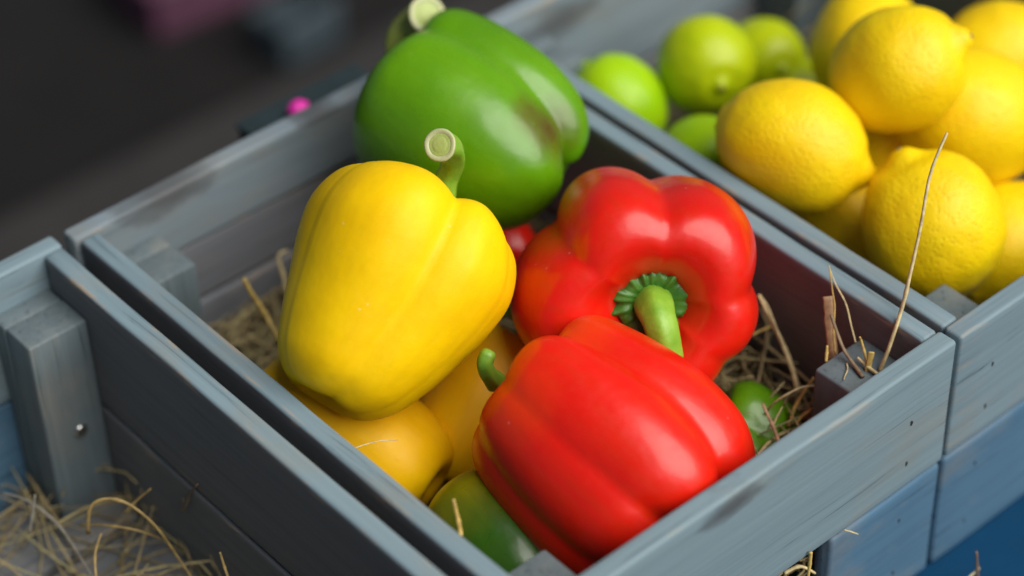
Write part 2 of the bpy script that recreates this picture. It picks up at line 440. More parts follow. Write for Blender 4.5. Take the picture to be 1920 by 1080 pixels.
STRAWS = [
    ('pale', 'straw_stalk', 'long pale upright straw leaning across the lemons from the front corner post', 0.002, 0, [(0.2266, 0.0236, 0.129), (0.2335, 0.0246, 0.1403), (0.244, 0.028, 0.1558), (0.2502, 0.0308, 0.1662), (0.2635, 0.0378, 0.1855), (0.2761, 0.0453, 0.2047), (0.2884, 0.0481, 0.2195)]),
    ('brown', 'wood_splinter', 'flat reddish brown splinter standing behind the front corner post', 0.0042, 1, [(0.225, 0.0495, 0.1208), (0.2271, 0.0531, 0.1287), (0.2289, 0.057, 0.1381), (0.2313, 0.0611, 0.1483)]),
    ('gold', 'straw_stalk', 'thin crooked golden straw beside the reddish brown splinter', 0.0009, 0, [(0.2245, 0.0481, 0.1253), (0.2265, 0.0519, 0.1364), (0.2305, 0.0558, 0.146), (0.2321, 0.0591, 0.1517), (0.2351, 0.0649, 0.1622)]),
    ('pale', 'straw_stalk', 'hair thin pale straw bending down right behind the corner post', 0.0007, 0, [(0.2293, 0.0408, 0.1348), (0.2324, 0.0468, 0.1394), (0.2361, 0.054, 0.1455), (0.2365, 0.061, 0.1521), (0.2375, 0.0664, 0.1577)]),
    ('dun', 'straw_stalk', 'dark brown straw lying slantwise over the front corner post top', 0.0017, 0, [(0.2182, 0.0257, 0.1305), (0.2207, 0.034, 0.1315), (0.2217, 0.0411, 0.135), (0.2223, 0.0461, 0.141), (0.2226, 0.051, 0.149)]),
    ('gold', 'straw_stalk', 'short yellow straw standing upright on the front corner post', 0.0012, 0, [(0.2237, 0.0282, 0.131), (0.2261, 0.0321, 0.135), (0.2263, 0.0351, 0.141), (0.2252, 0.0354, 0.144)]),
    ('gold', 'straw_chip', 'frayed yellow brown straw chip stuck behind the front board rim', 0.0026, 1, [(0.2224, 0.0276, 0.124), (0.2234, 0.0275, 0.13), (0.225, 0.0282, 0.135), (0.2261, 0.0286, 0.139)]),
    ('pale', 'straw_stalk', 'stubby cream straw lying across the corner post beside the frayed chip', 0.0017, 0, [(0.224, 0.022, 0.131), (0.2239, 0.0272, 0.1315), (0.2242, 0.032, 0.132), (0.224, 0.0346, 0.133)]),
    ('pale', 'straw_fibre', 'tiny curled cream fibre on the corner post top', 0.0006, 0, [(0.2197, 0.0369, 0.1305), (0.2168, 0.0338, 0.1305), (0.2125, 0.0315, 0.1305), (0.2106, 0.0303, 0.1305)]),
    ('gold', 'straw_stub', 'small straw stub at the left side of the corner post', 0.0013, 0, [(0.2142, 0.0445, 0.1298), (0.2158, 0.0459, 0.1338), (0.2166, 0.0467, 0.1366)]),
    ('pale', 'straw_stalk', 'thick bent straw beside the right flank of the rear red pepper', 0.0023, 0, [(0.2226, 0.0672, 0.09), (0.2256, 0.0733, 0.096), (0.2283, 0.0828, 0.105), (0.2279, 0.0911, 0.115), (0.2295, 0.1016, 0.125)]),
    ('pale', 'straw_stalk', 'thin straw running parallel to the thick bent one by the red pepper', 0.001, 0, [(0.2258, 0.0806, 0.108), (0.2275, 0.0878, 0.114), (0.2272, 0.0934, 0.124), (0.2262, 0.0968, 0.128)]),
    ('gold', 'straw_stalk', 'straight straw poking out under the rear red pepper', 0.0016, 0, [(0.2088, 0.1057, 0.1), (0.2227, 0.1018, 0.102), (0.2349, 0.0979, 0.104)]),
    ('pale', 'straw_stalk', 'arched straw looping over the small green pepper at right', 0.0012, 0, [(0.1969, 0.0638, 0.095), (0.198, 0.0602, 0.103), (0.202, 0.056, 0.109), (0.2095, 0.0531, 0.111), (0.2164, 0.0492, 0.11)]),
    ('brown', 'straw_stalk', 'brown straw resting on the small green pepper at right', 0.0017, 0, [(0.1856, 0.0445, 0.098), (0.1893, 0.0516, 0.1), (0.1903, 0.0561, 0.103), (0.192, 0.0614, 0.106)]),
    ('pale', 'straw_fibre', 'fine pale fibre beside the brown straw on the green pepper', 0.0007, 0, [(0.1894, 0.052, 0.099), (0.1925, 0.0531, 0.102), (0.1979, 0.0545, 0.105)]),
    ('gold', 'straw_stalk', 'golden straw curving along the inside of the front board', 0.0013, 0, [(0.2029, 0.05, 0.094), (0.2073, 0.0485, 0.099), (0.2129, 0.0441, 0.104), (0.2175, 0.0379, 0.106)]),
    ('gold', 'straw_stalk', 'short golden straw standing up by the front board hay', 0.0015, 0, [(0.2023, 0.0539, 0.09), (0.2095, 0.0571, 0.095), (0.2168, 0.0571, 0.103), (0.2205, 0.0563, 0.108)]),
    ('gold', 'straw_stalk', 'thick golden stalk leaning against the big yellow pepper', 0.0028, 0, [(0.0607, 0.2576, 0.095), (0.0626, 0.2671, 0.098), (0.0624, 0.2735, 0.105), (0.0601, 0.2776, 0.114), (0.0587, 0.2802, 0.122)]),
    ('pale', 'straw_stalk', 'pale blurred stalk in the hay left of the yellow pepper', 0.002, 0, [(0.0891, 0.2901, 0.085), (0.091, 0.2948, 0.095), (0.0925, 0.2997, 0.105), (0.0978, 0.2988, 0.106)]),
    ('gold', 'straw_stalk', 'yellow green straw standing on the low green pepper behind the left board', 0.002, 0, [(0.0225, 0.0749, 0.128), (0.0236, 0.0771, 0.132), (0.0239, 0.0791, 0.139), (0.0245, 0.0812, 0.144)]),
    ('pale', 'straw_fibre', 'fine curved fibre lying on the low yellow pepper', 0.00055, 0, [(0.0207, 0.1469, 0.1285), (0.0277, 0.1444, 0.129), (0.0341, 0.1419, 0.1285), (0.0398, 0.1385, 0.1275)]),
    ('dun', 'straw_fibre', 'tiny crooked twig stuck on the side board of the left crate', 0.0009, 0, [(-0.0195, 0.2156, 0.0829), (-0.0195, 0.2243, 0.0704), (-0.0205, 0.2271, 0.0619), (-0.0205, 0.233, 0.0521), (-0.021, 0.2285, 0.0648)]),
    ('dry', 'straw_stalk', 'brownish straw arching over at the foot of the left crate post', 0.0016, 0, [(-0.0646, 0.2443, 0.06), (-0.062, 0.2432, 0.075), (-0.0557, 0.2396, 0.08), (-0.0483, 0.2313, 0.078), (-0.0424, 0.2205, 0.068), (-0.0375, 0.214, 0.05), (-0.0362, 0.2048, 0.04)]),
    ('dry', 'straw_stalk', 'flat lying brownish straw below the arched one in the left crate', 0.0013, 0, [(-0.0602, 0.2603, 0.05), (-0.0553, 0.2427, 0.06), (-0.0462, 0.2298, 0.06), (-0.0372, 0.2275, 0.05)]),
    ('dry', 'straw_stalk', 'short straw end pointing up right in the left crate', 0.0014, 0, [(-0.0439, 0.244, 0.06), (-0.039, 0.2411, 0.066), (-0.0329, 0.236, 0.074)]),
    ('grey', 'straw_stalk', 'grey arched straw at the left edge of the left crate', 0.0013, 0, [(-0.0769, 0.3042, 0.05), (-0.072, 0.2868, 0.055), (-0.0677, 0.2671, 0.05), (-0.0685, 0.2457, 0.04), (-0.0704, 0.236, 0.04)]),
    ('grey', 'straw_stalk', 'short grey straw standing upright in the left crate hay', 0.0015, 0, [(-0.0808, 0.2721, 0.05), (-0.0761, 0.2735, 0.06), (-0.0726, 0.2748, 0.068)]),
    ('dry', 'straw_stalk', 'brownish straw standing in front of the arched straws of the left crate', 0.0012, 0, [(-0.0736, 0.2265, 0.05), (-0.0689, 0.2325, 0.058), (-0.0622, 0.2357, 0.065)]),
    ('dry', 'straw_stalk', 'single straw tip rising at the bottom of the left crate side board', 0.0014, 0, [(-0.0383, 0.1673, 0.07), (-0.0372, 0.1719, 0.076), (-0.0366, 0.1748, 0.082)]),
    ('pale', 'straw_fibre', 'tiny straw caught in the joint of the front boards', 0.0008, 0, [(0.1823, -0.001, 0.0772), (0.1845, -0.003, 0.0762), (0.1875, -0.005, 0.0739)]),
    ('gold', 'straw_stalk', 'golden straw hanging out of the opening under the front board', 0.0016, 0, [(0.1597, -0.0015, 0.0796), (0.1579, -0.003, 0.0734), (0.155, -0.005, 0.0667)]),
    ('pale', 'straw_stalk', 'pale straw lying in the opening under the front board', 0.0018, 0, [(0.1491, 0.004, 0.069), (0.1573, 0.002, 0.0691), (0.1633, -0.002, 0.0634)]),
    ('brown', 'straw_stalk', 'pinkish straw standing on the blue cloth before the lemon crate', 0.0012, 0, [(0.249, -0.03, 0.0176), (0.2466, -0.03, 0.0304), (0.2446, -0.03, 0.0409)]),
    ('pale', 'straw_stalk', 'pale straw crossing the pinkish one on the blue cloth', 0.001, 0, [(0.2355, -0.03, 0.0239), (0.2427, -0.03, 0.0259), (0.252, -0.028, 0.023)]),
]

# ------------------------------------------------------------------ setting
g = 12.0
ground = mesh_obj('ground', [(-g, -g, -0.62), (g, -g, -0.62), (g, g, -0.62), (-g, g, -0.62)], [(0, 1, 2, 3)], M_GROUND, smooth_shade=False)
tag(ground, kind='structure')

def rounded_board(length, depth, height, r=0.0013, stations=16, seed=0, wob=0.00025, chamfer=None):
    """plank along X, centred on the origin; softened edges, slightly uneven. Returns verts, faces, wear."""
    rnd = random.Random(seed)
    prof, wr = [], []
    rr = r
    hd, hh = depth / 2, height / 2
    for cx, cz, a0 in ((hd - rr, hh - rr, 0), (-(hd - rr), hh - rr, 90), (-(hd - rr), -(hh - rr), 180), (hd - rr, -(hh - rr), 270)):
        for k in range(4):
            a = R(a0 + 30 * k)
            prof.append((cx + math.cos(a) * rr, cz + math.sin(a) * rr))
            wr.append(1.0)
    # extra points on the flat faces so that wear stays on the edges
    full, fw = [], []
    n = len(prof)
    for i in range(n):
        full.append(prof[i]); fw.append(1.0)
        if i % 4 == 3:
            a, b = prof[i], prof[(i + 1) % n]
            for t in (0.06 if abs(a[1] - b[1]) > depth else 0.18, 0.5, 0.94 if abs(a[1] - b[1]) > depth else 0.82):
                full.append((lerp(a[0], b[0], t), lerp(a[1], b[1], t))); fw.append(0.0)
    m = len(full)
    V, F, Wv = [], [], []
    xs = [-length / 2, -length / 2 + r * 0.35, -length / 2 + r] + [lerp(-length / 2 + r, length / 2 - r, k / stations) for k in range(1, stations)] + [length / 2 - r, length / 2 - r * 0.35, length / 2]
    ph = rnd.uniform(0, 50)
    for j, x in enumerate(xs):
        edge = 1.0
        if j in (0, len(xs) - 1): edge = 1 - r * 1.0 / hd * 0.8
        inset = r * 0.8 if j in (0, len(xs) - 1) else (r * 0.25 if j in (1, len(xs) - 2) else 0.0)
        for (py, pz), wv in zip(full, fw):
            q = noise.noise_vector(Vector((x * 25 + ph, py * 40, pz * 40)))
            yy = py - math.copysign(min(inset, abs(py)), py)
            zz = pz - math.copysign(min(inset, abs(pz)), pz)
            V.append((x, yy + q.y * wob * 1.6, zz + q.z * wob * 1.6))
            Wv.append(0.45 if (j < 3 or j > len(xs) - 4) else wv)
    for j in range(len(xs) - 1):
        for k in range(m):
            k2 = (k + 1) % m
            F.append((j * m + k, (j + 1) * m + k, (j + 1) * m + k2, j * m + k2))
    F.append(tuple(range(m)))
    F.append(tuple((len(xs) - 1) * m + k for k in range(m))[::-1])
    return V, F, Wv

BSEED = [0]
def board(name, parent, lo, hi, along, mat, r=0.0013, wob=0.00025):
    """plank filling the box lo..hi, length along the axis 'x', 'y' or 'z'"""
    BSEED[0] += 1
    c = [(a + b) / 2 for a, b in zip(lo, hi)]
    d = [b - a for a, b in zip(lo, hi)]
    if along == 'x': L_, D_, H_, rot = d[0], d[1], d[2], (0, 0, 0)
    elif along == 'y': L_, D_, H_, rot = d[1], d[0], d[2], (0, 0, R(90))
    else: L_, D_, H_, rot = d[2], d[1], d[0], (0, R(90), 0)
    V, F, Wv = rounded_board(L_, D_, H_, r=r, stations=max(4, int(L_ / 0.02)), seed=BSEED[0], wob=wob)
    o = mesh_obj(name, V, F, mat, parent, True, Wv)
    o.location = c
    o.rotation_euler = rot
    rnd = random.Random(BSEED[0] * 7)
    return o

RIM, T = 0.150, 0.0104
SEAM0, SEAM1 = 0.0757, 0.0735

def nail_mesh():
    V, F = [], []
    rings = [(0.0, 0.00035), (0.0008, 0.00030), (0.00098, 0.0), (0.00105, -0.0012)]
    n = 10
    for rr, y in rings[1:]:
        for k in range(n):
            a = 2 * math.pi * k / n
            wob = 1 + 0.22 * math.sin(3 * a + 1)
            V.append((math.cos(a) * rr * 0.75 * wob, -y, math.sin(a) * rr * 1.5 * wob))
    V.append((0, -rings[0][1] * 0.2, 0))
    for j in range(2):
        for k in range(n):
            k2 = (k + 1) % n
            F.append((j * n + k, j * n + k2, (j + 1) * n + k2, (j + 1) * n + k))
    for k in range(n): F.append((len(V) - 1, (k + 1) % n, k))
    me = bpy.data.meshes.new('nail')
    me.from_pydata(V, [], F); me.materials.append(M_NAIL)
    return me
NAIL = nail_mesh()

def nail(brd, x, z, front_y):
    """nail head sunk into the outer face of a front board; x, z in world metres"""
    o = bpy.data.objects.new('nail', NAIL)
    link(o, brd)
    o.location = (x - brd.location.x, front_y - brd.location.y, z - brd.location.z)
    o.rotation_euler = (0, R(random.Random(int(x * 1e5 + z * 1e4)).uniform(-15, 25)), 0)

def crate(label, x0, x1, y0=0.0, y1=0.339, front='full', split_back=False, mats=None, groups='stained crates'):
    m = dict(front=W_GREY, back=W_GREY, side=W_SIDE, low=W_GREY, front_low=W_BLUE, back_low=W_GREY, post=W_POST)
    m.update(mats or {})
    t = empty('wooden_crate', ((x0 + x1) / 2, (y0 + y1) / 2, 0.0))
    tag(t, label, 'crate', 'stained wooden crates set side by side')
    cx, cy = t.location.x, t.location.y
    def b(name, lo, hi, along, mat, **kw):
        o = board(name, t, lo, hi, along, mat, **kw)
        o.location = (o.location.x - cx, o.location.y - cy, o.location.z)
        return o
    # front: one long board on top, two short ones below with an open grip between
    fb = b('front_board', (x0, y0, SEAM0), (x1, y0 + T, RIM), 'x', m['front'], r=0.0016)
    for (a, c) in ((x0, x0 + 0.074), (x1 - 0.074, x1)):
        lb = b('lower_front_board', (a, y0 + 0.0006, 0.0015), (c, y0 + T, SEAM1), 'x', m['front_low'], r=0.0022)
        if a > x0 or True:
            for nx, nz in ((a + 0.0475, 0.0534), (a + 0.0475, 0.0178)) if a > x0 else ((a + 0.0245, 0.0552), (a + 0.022, 0.0178)):
                o = bpy.data.objects.new('nail', NAIL); link(o, lb)
                o.location = (nx - (a + c) / 2, y0 + 0.0006 - (y0 + 0.0006 + y0 + T) / 2, nz - (0.0015 + SEAM1) / 2)
    for nx, nz in ((x1 - 0.0262, 0.1164), (x1 - 0.0266, 0.0911), (x0 + 0.0264, 0.1184), (x0 + 0.0253, 0.0925)):
        o = bpy.data.objects.new('nail', NAIL); link(o, fb)
        o.location = (nx - (x0 + x1) / 2, -T / 2, nz - (SEAM0 + RIM) / 2)
    # sides
    for sx in (x0 + 0.0006, x1 - T - 0.0006):
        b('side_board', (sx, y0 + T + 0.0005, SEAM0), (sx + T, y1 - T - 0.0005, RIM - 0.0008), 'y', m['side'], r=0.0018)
        b('lower_side_board', (sx, y0 + T + 0.0005, 0.0015), (sx + T, y1 - T - 0.0005, SEAM1), 'y', m['low'], r=0.0018)
    # back
    if split_back:
        b('back_board', (x0 - 0.002, y1 - T, 0.1122), (x1, y1, RIM + 0.0004), 'x', m['back'], r=0.0016)
        b('middle_back_board', (x0, y1 - T + 0.0012, SEAM0), (x1, y1, 0.1110), 'x', m['back2'], r=0.0014)
    else:
        b('back_board', (x0, y1 - T, SEAM0), (x1, y1, RIM), 'x', m['back'], r=0.0016)
    b('lower_back_board', (x0, y1 - T, 0.0015), (x1, y1, SEAM1), 'x', m['back_low'], r=0.0016)
    # corner posts, each a thin batten and a thick block
    px = 0.0318
    for side in (0, 1):
        xa = x0 + T + 0.0008 if side == 0 else x1 - T - 0.0008 - px
        b('post_batten', (xa, y0 + T + 0.0004, 0.016), (xa + px, y0 + T + 0.0118, 0.1275), 'z', m['post'], r=0.0012)
        b('post_block', (xa, y0 + T + 0.0122, 0.016), (xa + px, y0 + T + 0.0345, 0.1295), 'z', m['post'], r=0.0012)
        b('post_batten', (xa, y1 - T - 0.0118, 0.016), (xa + px, y1 - T - 0.0004, 0.1298), 'z', m['post'], r=0.0012)
        b('post_block', (xa, y1 - T - 0.0325, 0.016), (xa + px, y1 - T - 0.0122, 0.1305), 'z', m['post'], r=0.0012)
    # floor slats
    n = 6
    ya, yb = y0 + T + 0.001, y1 - T - 0.001
    wslat = (yb - ya) / n
    for k in range(n):
        b('floor_slat', (x0 + T + 0.001, ya + k * wslat + 0.003, 0.006), (x1 - T - 0.001, ya + (k + 1) * wslat - 0.003, 0.0145), 'x', W_BROWN)
    return t

C_MAIN = crate('grey stained wooden crate holding the bell peppers, in the middle', 0.0, 0.25,
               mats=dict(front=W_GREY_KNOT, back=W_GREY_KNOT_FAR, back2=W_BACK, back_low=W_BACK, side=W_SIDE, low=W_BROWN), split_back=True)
C_RIGHT = crate('grey stained wooden crate holding lemons and limes, at right', 0.2525, 0.5045,
                mats=dict(front=W_GREY, back=W_GREY_KNOT_FAR, back_low=W_BROWN, low=W_BROWN))
C_LEFT = crate('grey stained wooden crate with only hay inside, at lower left', -0.2600, -0.0075, y1=0.3405,
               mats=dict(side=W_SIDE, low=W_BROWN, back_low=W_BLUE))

# screw in the left crate's post block
def screw():
    V, F = [], []
    n = 16
    rings = [(0.0037, 0.0), (0.0037, -0.0007), (0.0032, -0.0015), (0.0020, -0.0019)]
    for rr, y in rings:
        for k in range(n):
            a = 2 * math.pi * k / n
            V.append((math.cos(a) * rr, y, math.sin(a) * rr))
    V.append((0, -0.0008, 0))
    for j in range(len(rings) - 1):
        for k in range(n):
            k2 = (k + 1) % n
            F.append((j * n + k, j * n + k2, (j + 1) * n + k2, (j + 1) * n + k))
    for k in range(n): F.append((len(V) - 1, (len(rings) - 1) * n + k, (len(rings) - 1) * n + (k + 1) % n))
    return V, F
blk = [o for o in C_LEFT.children if o.name.startswith('post_block')][-1]
V, F = screw()
s_ = mesh_obj('screw', V, F, M_SCREW, blk)
bpy.context.view_layer.update()
s_.matrix_parent_inverse = blk.matrix_world.inverted()
s_.location = (-0.0325, 0.2974, 0.0680)

# ------------------------------------------------------------------ table, cloth, things behind
tb = empty('display_table', (0.1, 0.03, -0.62))
tag(tb, 'dark low table under the crates and the blue cloth', 'table')
def box(name, lo, hi, mat, parent=None, r=0.003):
    d = [b - a for a, b in zip(lo, hi)]
    V, F, Wv = rounded_board(d[0], d[1], d[2], r=r, stations=4, seed=3, wob=0.0)
    o = mesh_obj(name, V, F, mat, parent, True, Wv)
    o.location = [(a + b) / 2 for a, b in zip(lo, hi)]
    if parent is not None:
        o.location = [a - b for a, b in zip(o.location, parent.location)]
    return o
box('table_top', (-0.45, -0.36, -0.030), (0.70, 0.42, -0.003), M_TABLE, tb)
for lx in (-0.40, 0.62):
    for ly in (-0.30, 0.36):
        box('table_leg', (lx, ly, -0.6195), (lx + 0.04, ly + 0.04, -0.0305), M_TABLE, tb)

def cloth():
    nx, ny = 90, 60
    V, F = [], []
    for layer in (0.0, -0.0012):
        for j in range(ny + 1):
            for i in range(nx + 1):
                x = lerp(-0.43, 0.68, i / nx); y = lerp(-0.34, 0.40, j / ny)
                z = 0.0003 + layer
                if y < 0: z += 0.0035 * abs(noise.noise(Vector((x * 9, y * 14, 3)))) * smooth(0.0, -0.06, y) 
                V.append((x, y, z))
    m = (nx + 1) * (ny + 1)
    for j in range(ny):
        for i in range(nx):
            a = j * (nx + 1) + i
            F.append((a, a + 1, a + nx + 2, a + nx + 1))
            F.append((m + a, m + a + nx + 1, m + a + nx + 2, m + a + 1))
    return V, F
V, F = cloth()
tag(mesh_obj('blue_cloth', V, F, M_CLOTH), 'deep blue cloth spread on the table under the crates', 'cloth')

# dark teal open bin standing behind the pepper crate
bn = empty('plastic_bin', (0.171, 0.367, 0.0008))
tag(bn, 'dark teal bin showing just behind the back rim of the pepper crate', 'bin')
box('bin_wall', (0.1320, 0.3470, 0.001), (0.2100, 0.3505, 0.117), M_BIN, bn, r=0.001)
box('bin_wall', (0.1320, 0.3825, 0.001), (0.2100, 0.3860, 0.117), M_BIN, bn, r=0.001)
box('bin_wall', (0.1320, 0.3507, 0.001), (0.1355, 0.3823, 0.117), M_BIN, bn, r=0.001)
box('bin_wall', (0.2065, 0.3507, 0.001), (0.2100, 0.3823, 0.117), M_BIN, bn, r=0.001)
box('bin_lid', (0.1310, 0.3460, 0.1172), (0.2110, 0.3870, 0.1202), M_BIN, bn, r=0.001)

def blob(name, radius, mat, squash=(1, 1, 1), seed=0, rough=0.06):
    V, F = [], []
    nu, nv = 20, 12
    for j in range(1, nv):
        a = math.pi * j / nv
        for i in range(nu):
            t = 2 * math.pi * i / nu
            p = Vector((math.sin(a) * math.cos(t), math.sin(a) * math.sin(t), math.cos(a)))
            s = radius * (1 + rough * noise.noise(p * 2 + Vector((seed, 0, 0))))
            V.append((p.x * s * squash[0], p.y * s * squash[1], p.z * s * squash[2]))
    V += [(0, 0, radius * squash[2]), (0, 0, -radius * squash[2])]
    for j in range(nv - 2):
        for i in range(nu):
            i2 = (i + 1) % nu
            F.append((j * nu + i, (j + 1) * nu + i, (j + 1) * nu + i2, j * nu + i2))
    t0, t1 = len(V) - 2, len(V) - 1
    for i in range(nu):
        F.append((t0, i, (i + 1) % nu)); F.append((t1, (nv - 2) * nu + (i + 1) % nu, (nv - 2) * nu + i))
    return mesh_obj(name, V, F, mat)
pk = blob('pink_bead', 0.0052, M_PINK, (1.15, 1.0, 0.85), 4, 0.15)
pk.location = (0.1600, 0.3690, 0.1246)
tag(pk, 'small bright pink bead on the dark bin behind the crate rim', 'bead')

def open_box(name, label, cat, lo, hi, mat, rz=0, wall=0.012, lip=0.02):
    """floor, four walls and a folded lip"""
    c = ((lo[0] + hi[0]) / 2, (lo[1] + hi[1]) / 2, lo[2])
    t = empty(name, c)
    tag(t, label, cat)
    box('box_floor', (lo[0] + wall, lo[1] + wall, lo[2]), (hi[0] - wall, hi[1] - wall, lo[2] + wall), mat, t)
    box('box_wall', (lo[0], lo[1], lo[2]), (hi[0], lo[1] + wall - 0.0005, hi[2]), mat, t)
    box('box_wall', (lo[0], hi[1] - wall + 0.0005, lo[2]), (hi[0], hi[1], hi[2]), mat, t)
    box('box_wall', (lo[0], lo[1] + wall, lo[2]), (lo[0] + wall - 0.0005, hi[1] - wall, hi[2]), mat, t)
    box('box_wall', (hi[0] - wall + 0.0005, lo[1] + wall, lo[2]), (hi[0], hi[1] - wall, hi[2]), mat, t)
    box('box_lip', (lo[0] - lip, lo[1] - lip, hi[2] + 0.001), (hi[0] + lip, lo[1] + wall, hi[2] + 0.010), mat, t)
    t.rotation_euler.z = rz
    return t
open_box('storage_box', 'blurred mauve box far behind the crates at the top', 'box', (0.700, 1.420, -0.6195), (0.900, 1.540, -0.565), M_MAUVE, R(-3), 0.006, 0.004)
open_box('storage_box', 'blurred slate blue box standing before the mauve one in the background', 'box', (0.765, 1.290, -0.6195), (0.845, 1.350, -0.575), M_SLATE, R(4), 0.005, 0.003)
bc = empty('low_bench', (0.6, 1.12, -0.6195))
tag(bc, 'blurred dark brown plank bench running behind the crates', 'bench')
for k in range(2):
    box('bench_plank', (-0.2, 1.02 + 0.105 * k, -0.595), (1.6, 1.12 + 0.105 * k, -0.575), M_BENCH, bc)
for lx in (-0.1, 0.7, 1.46):
    box('bench_foot', (lx, 1.04, -0.6195), (lx + 0.05, 1.21, -0.5955), M_BENCH, bc)

# ------------------------------------------------------------------ bell peppers
def pepper_body(prof, grooves, gain, top, bot, groove_u, nu=120, nv=84, bend=(0, 0), seed=0, lump=0.02, q=0.75, gmul=None):
    """prof: (r, z) from the stem hollow over the shoulder to the blossom end; grooves: angles (deg) where lobes meet"""
    P = catmull(prof, nv)
    gs = sorted(grooves)
    n = len(gs)
    zmax = max(p[1] for p in P); zmin = min(p[1] for p in P)
    V, F = [], []
    rmax = max(p[0] for p in P)
    for j in range(1, nv):
        u = j / nv
        r0, z0 = P[j]
        dg0 = table(groove_u, u)
        gm = [1.0] * n if gmul is None else [table(g_, u) if isinstance(g_, list) else g_ for g_ in gmul]
        for i in range(nu):
            th = 360.0 * i / nu
            for k in range(n):
                a = gs[k]; b = gs[(k + 1) % n] + (360 if k == n - 1 else 0)
                tt = th if th >= a else th + 360
                if a <= tt < b:
                    t = (tt - a) / (b - a); li = k; break
            sn = math.sin(math.pi * t)
            bb = ((sn * sn + 0.012) / 1.012) ** (q / 2)
            dg = dg0 * lerp(gm[li], gm[(li + 1) % n], smooth(0.2, 0.8, t))
            rr = r0 * (1 - dg * (1 - bb)) * (1 + gain[li] * bb * smooth(0.05, 0.3, u))
            z = z0 + top[li] * bb * table([(0, 0), (0.2, 1), (0.45, 0)], u) - bot[li] * bb * table([(0.5, 0), (0.86, 1), (1, 0.0)], u)
            # shoulders and blossom end pull in along the grooves
            z -= dg * (1 - bb) * 0.55 * rmax * table([(0, 0), (0.16, 0.55), (0.4, 0)], u)
            z += dg * (1 - bb) * 0.55 * rmax * table([(0.6, 0), (0.88, 0.65), (1, 0)], u)
            a = R(th)
            v = Vector((math.cos(a) * rr, math.sin(a) * rr, z))
            nn = noise.noise_vector(v * 22 + Vector((seed * 7.3, seed * 3.1, 0)))
            v += nn * lump * rmax * table([(0, 0), (0.15, 1), (0.9, 1), (1, 0)], u)
            s = (v.z - zmin) / (zmax - zmin)
            v.x += bend[0] * (1 - s) ** 2; v.y += bend[1] * (1 - s) ** 2
            V.append(tuple(v))
    V.append((0, 0, P[0][1])); V.append((bend[0], bend[1], P[-1][1]))
    t0, t1 = len(V) - 2, len(V) - 1
    m = nv - 1
    for j in range(m - 1):
        for i in range(nu):
            i2 = (i + 1) % nu
            F.append((j * nu + i, (j + 1) * nu + i, (j + 1) * nu + i2, j * nu + i2))
    for i in range(nu):
        i2 = (i + 1) % nu
        F.append((t0, i, i2)); F.append((t1, (m - 1) * nu + i2, (m - 1) * nu + i))
    return V, F

def orient(pl):
    z = Vector(pl['axis']).normalized()
    x = Vector(pl['xref']); x = (x - z * x.dot(z)).normalized()
    y = z.cross(x)
    q = Matrix((x, y, z)).transposed().to_quaternion()
    return q @ Quaternion((0, 0, 1), pl['spin'])

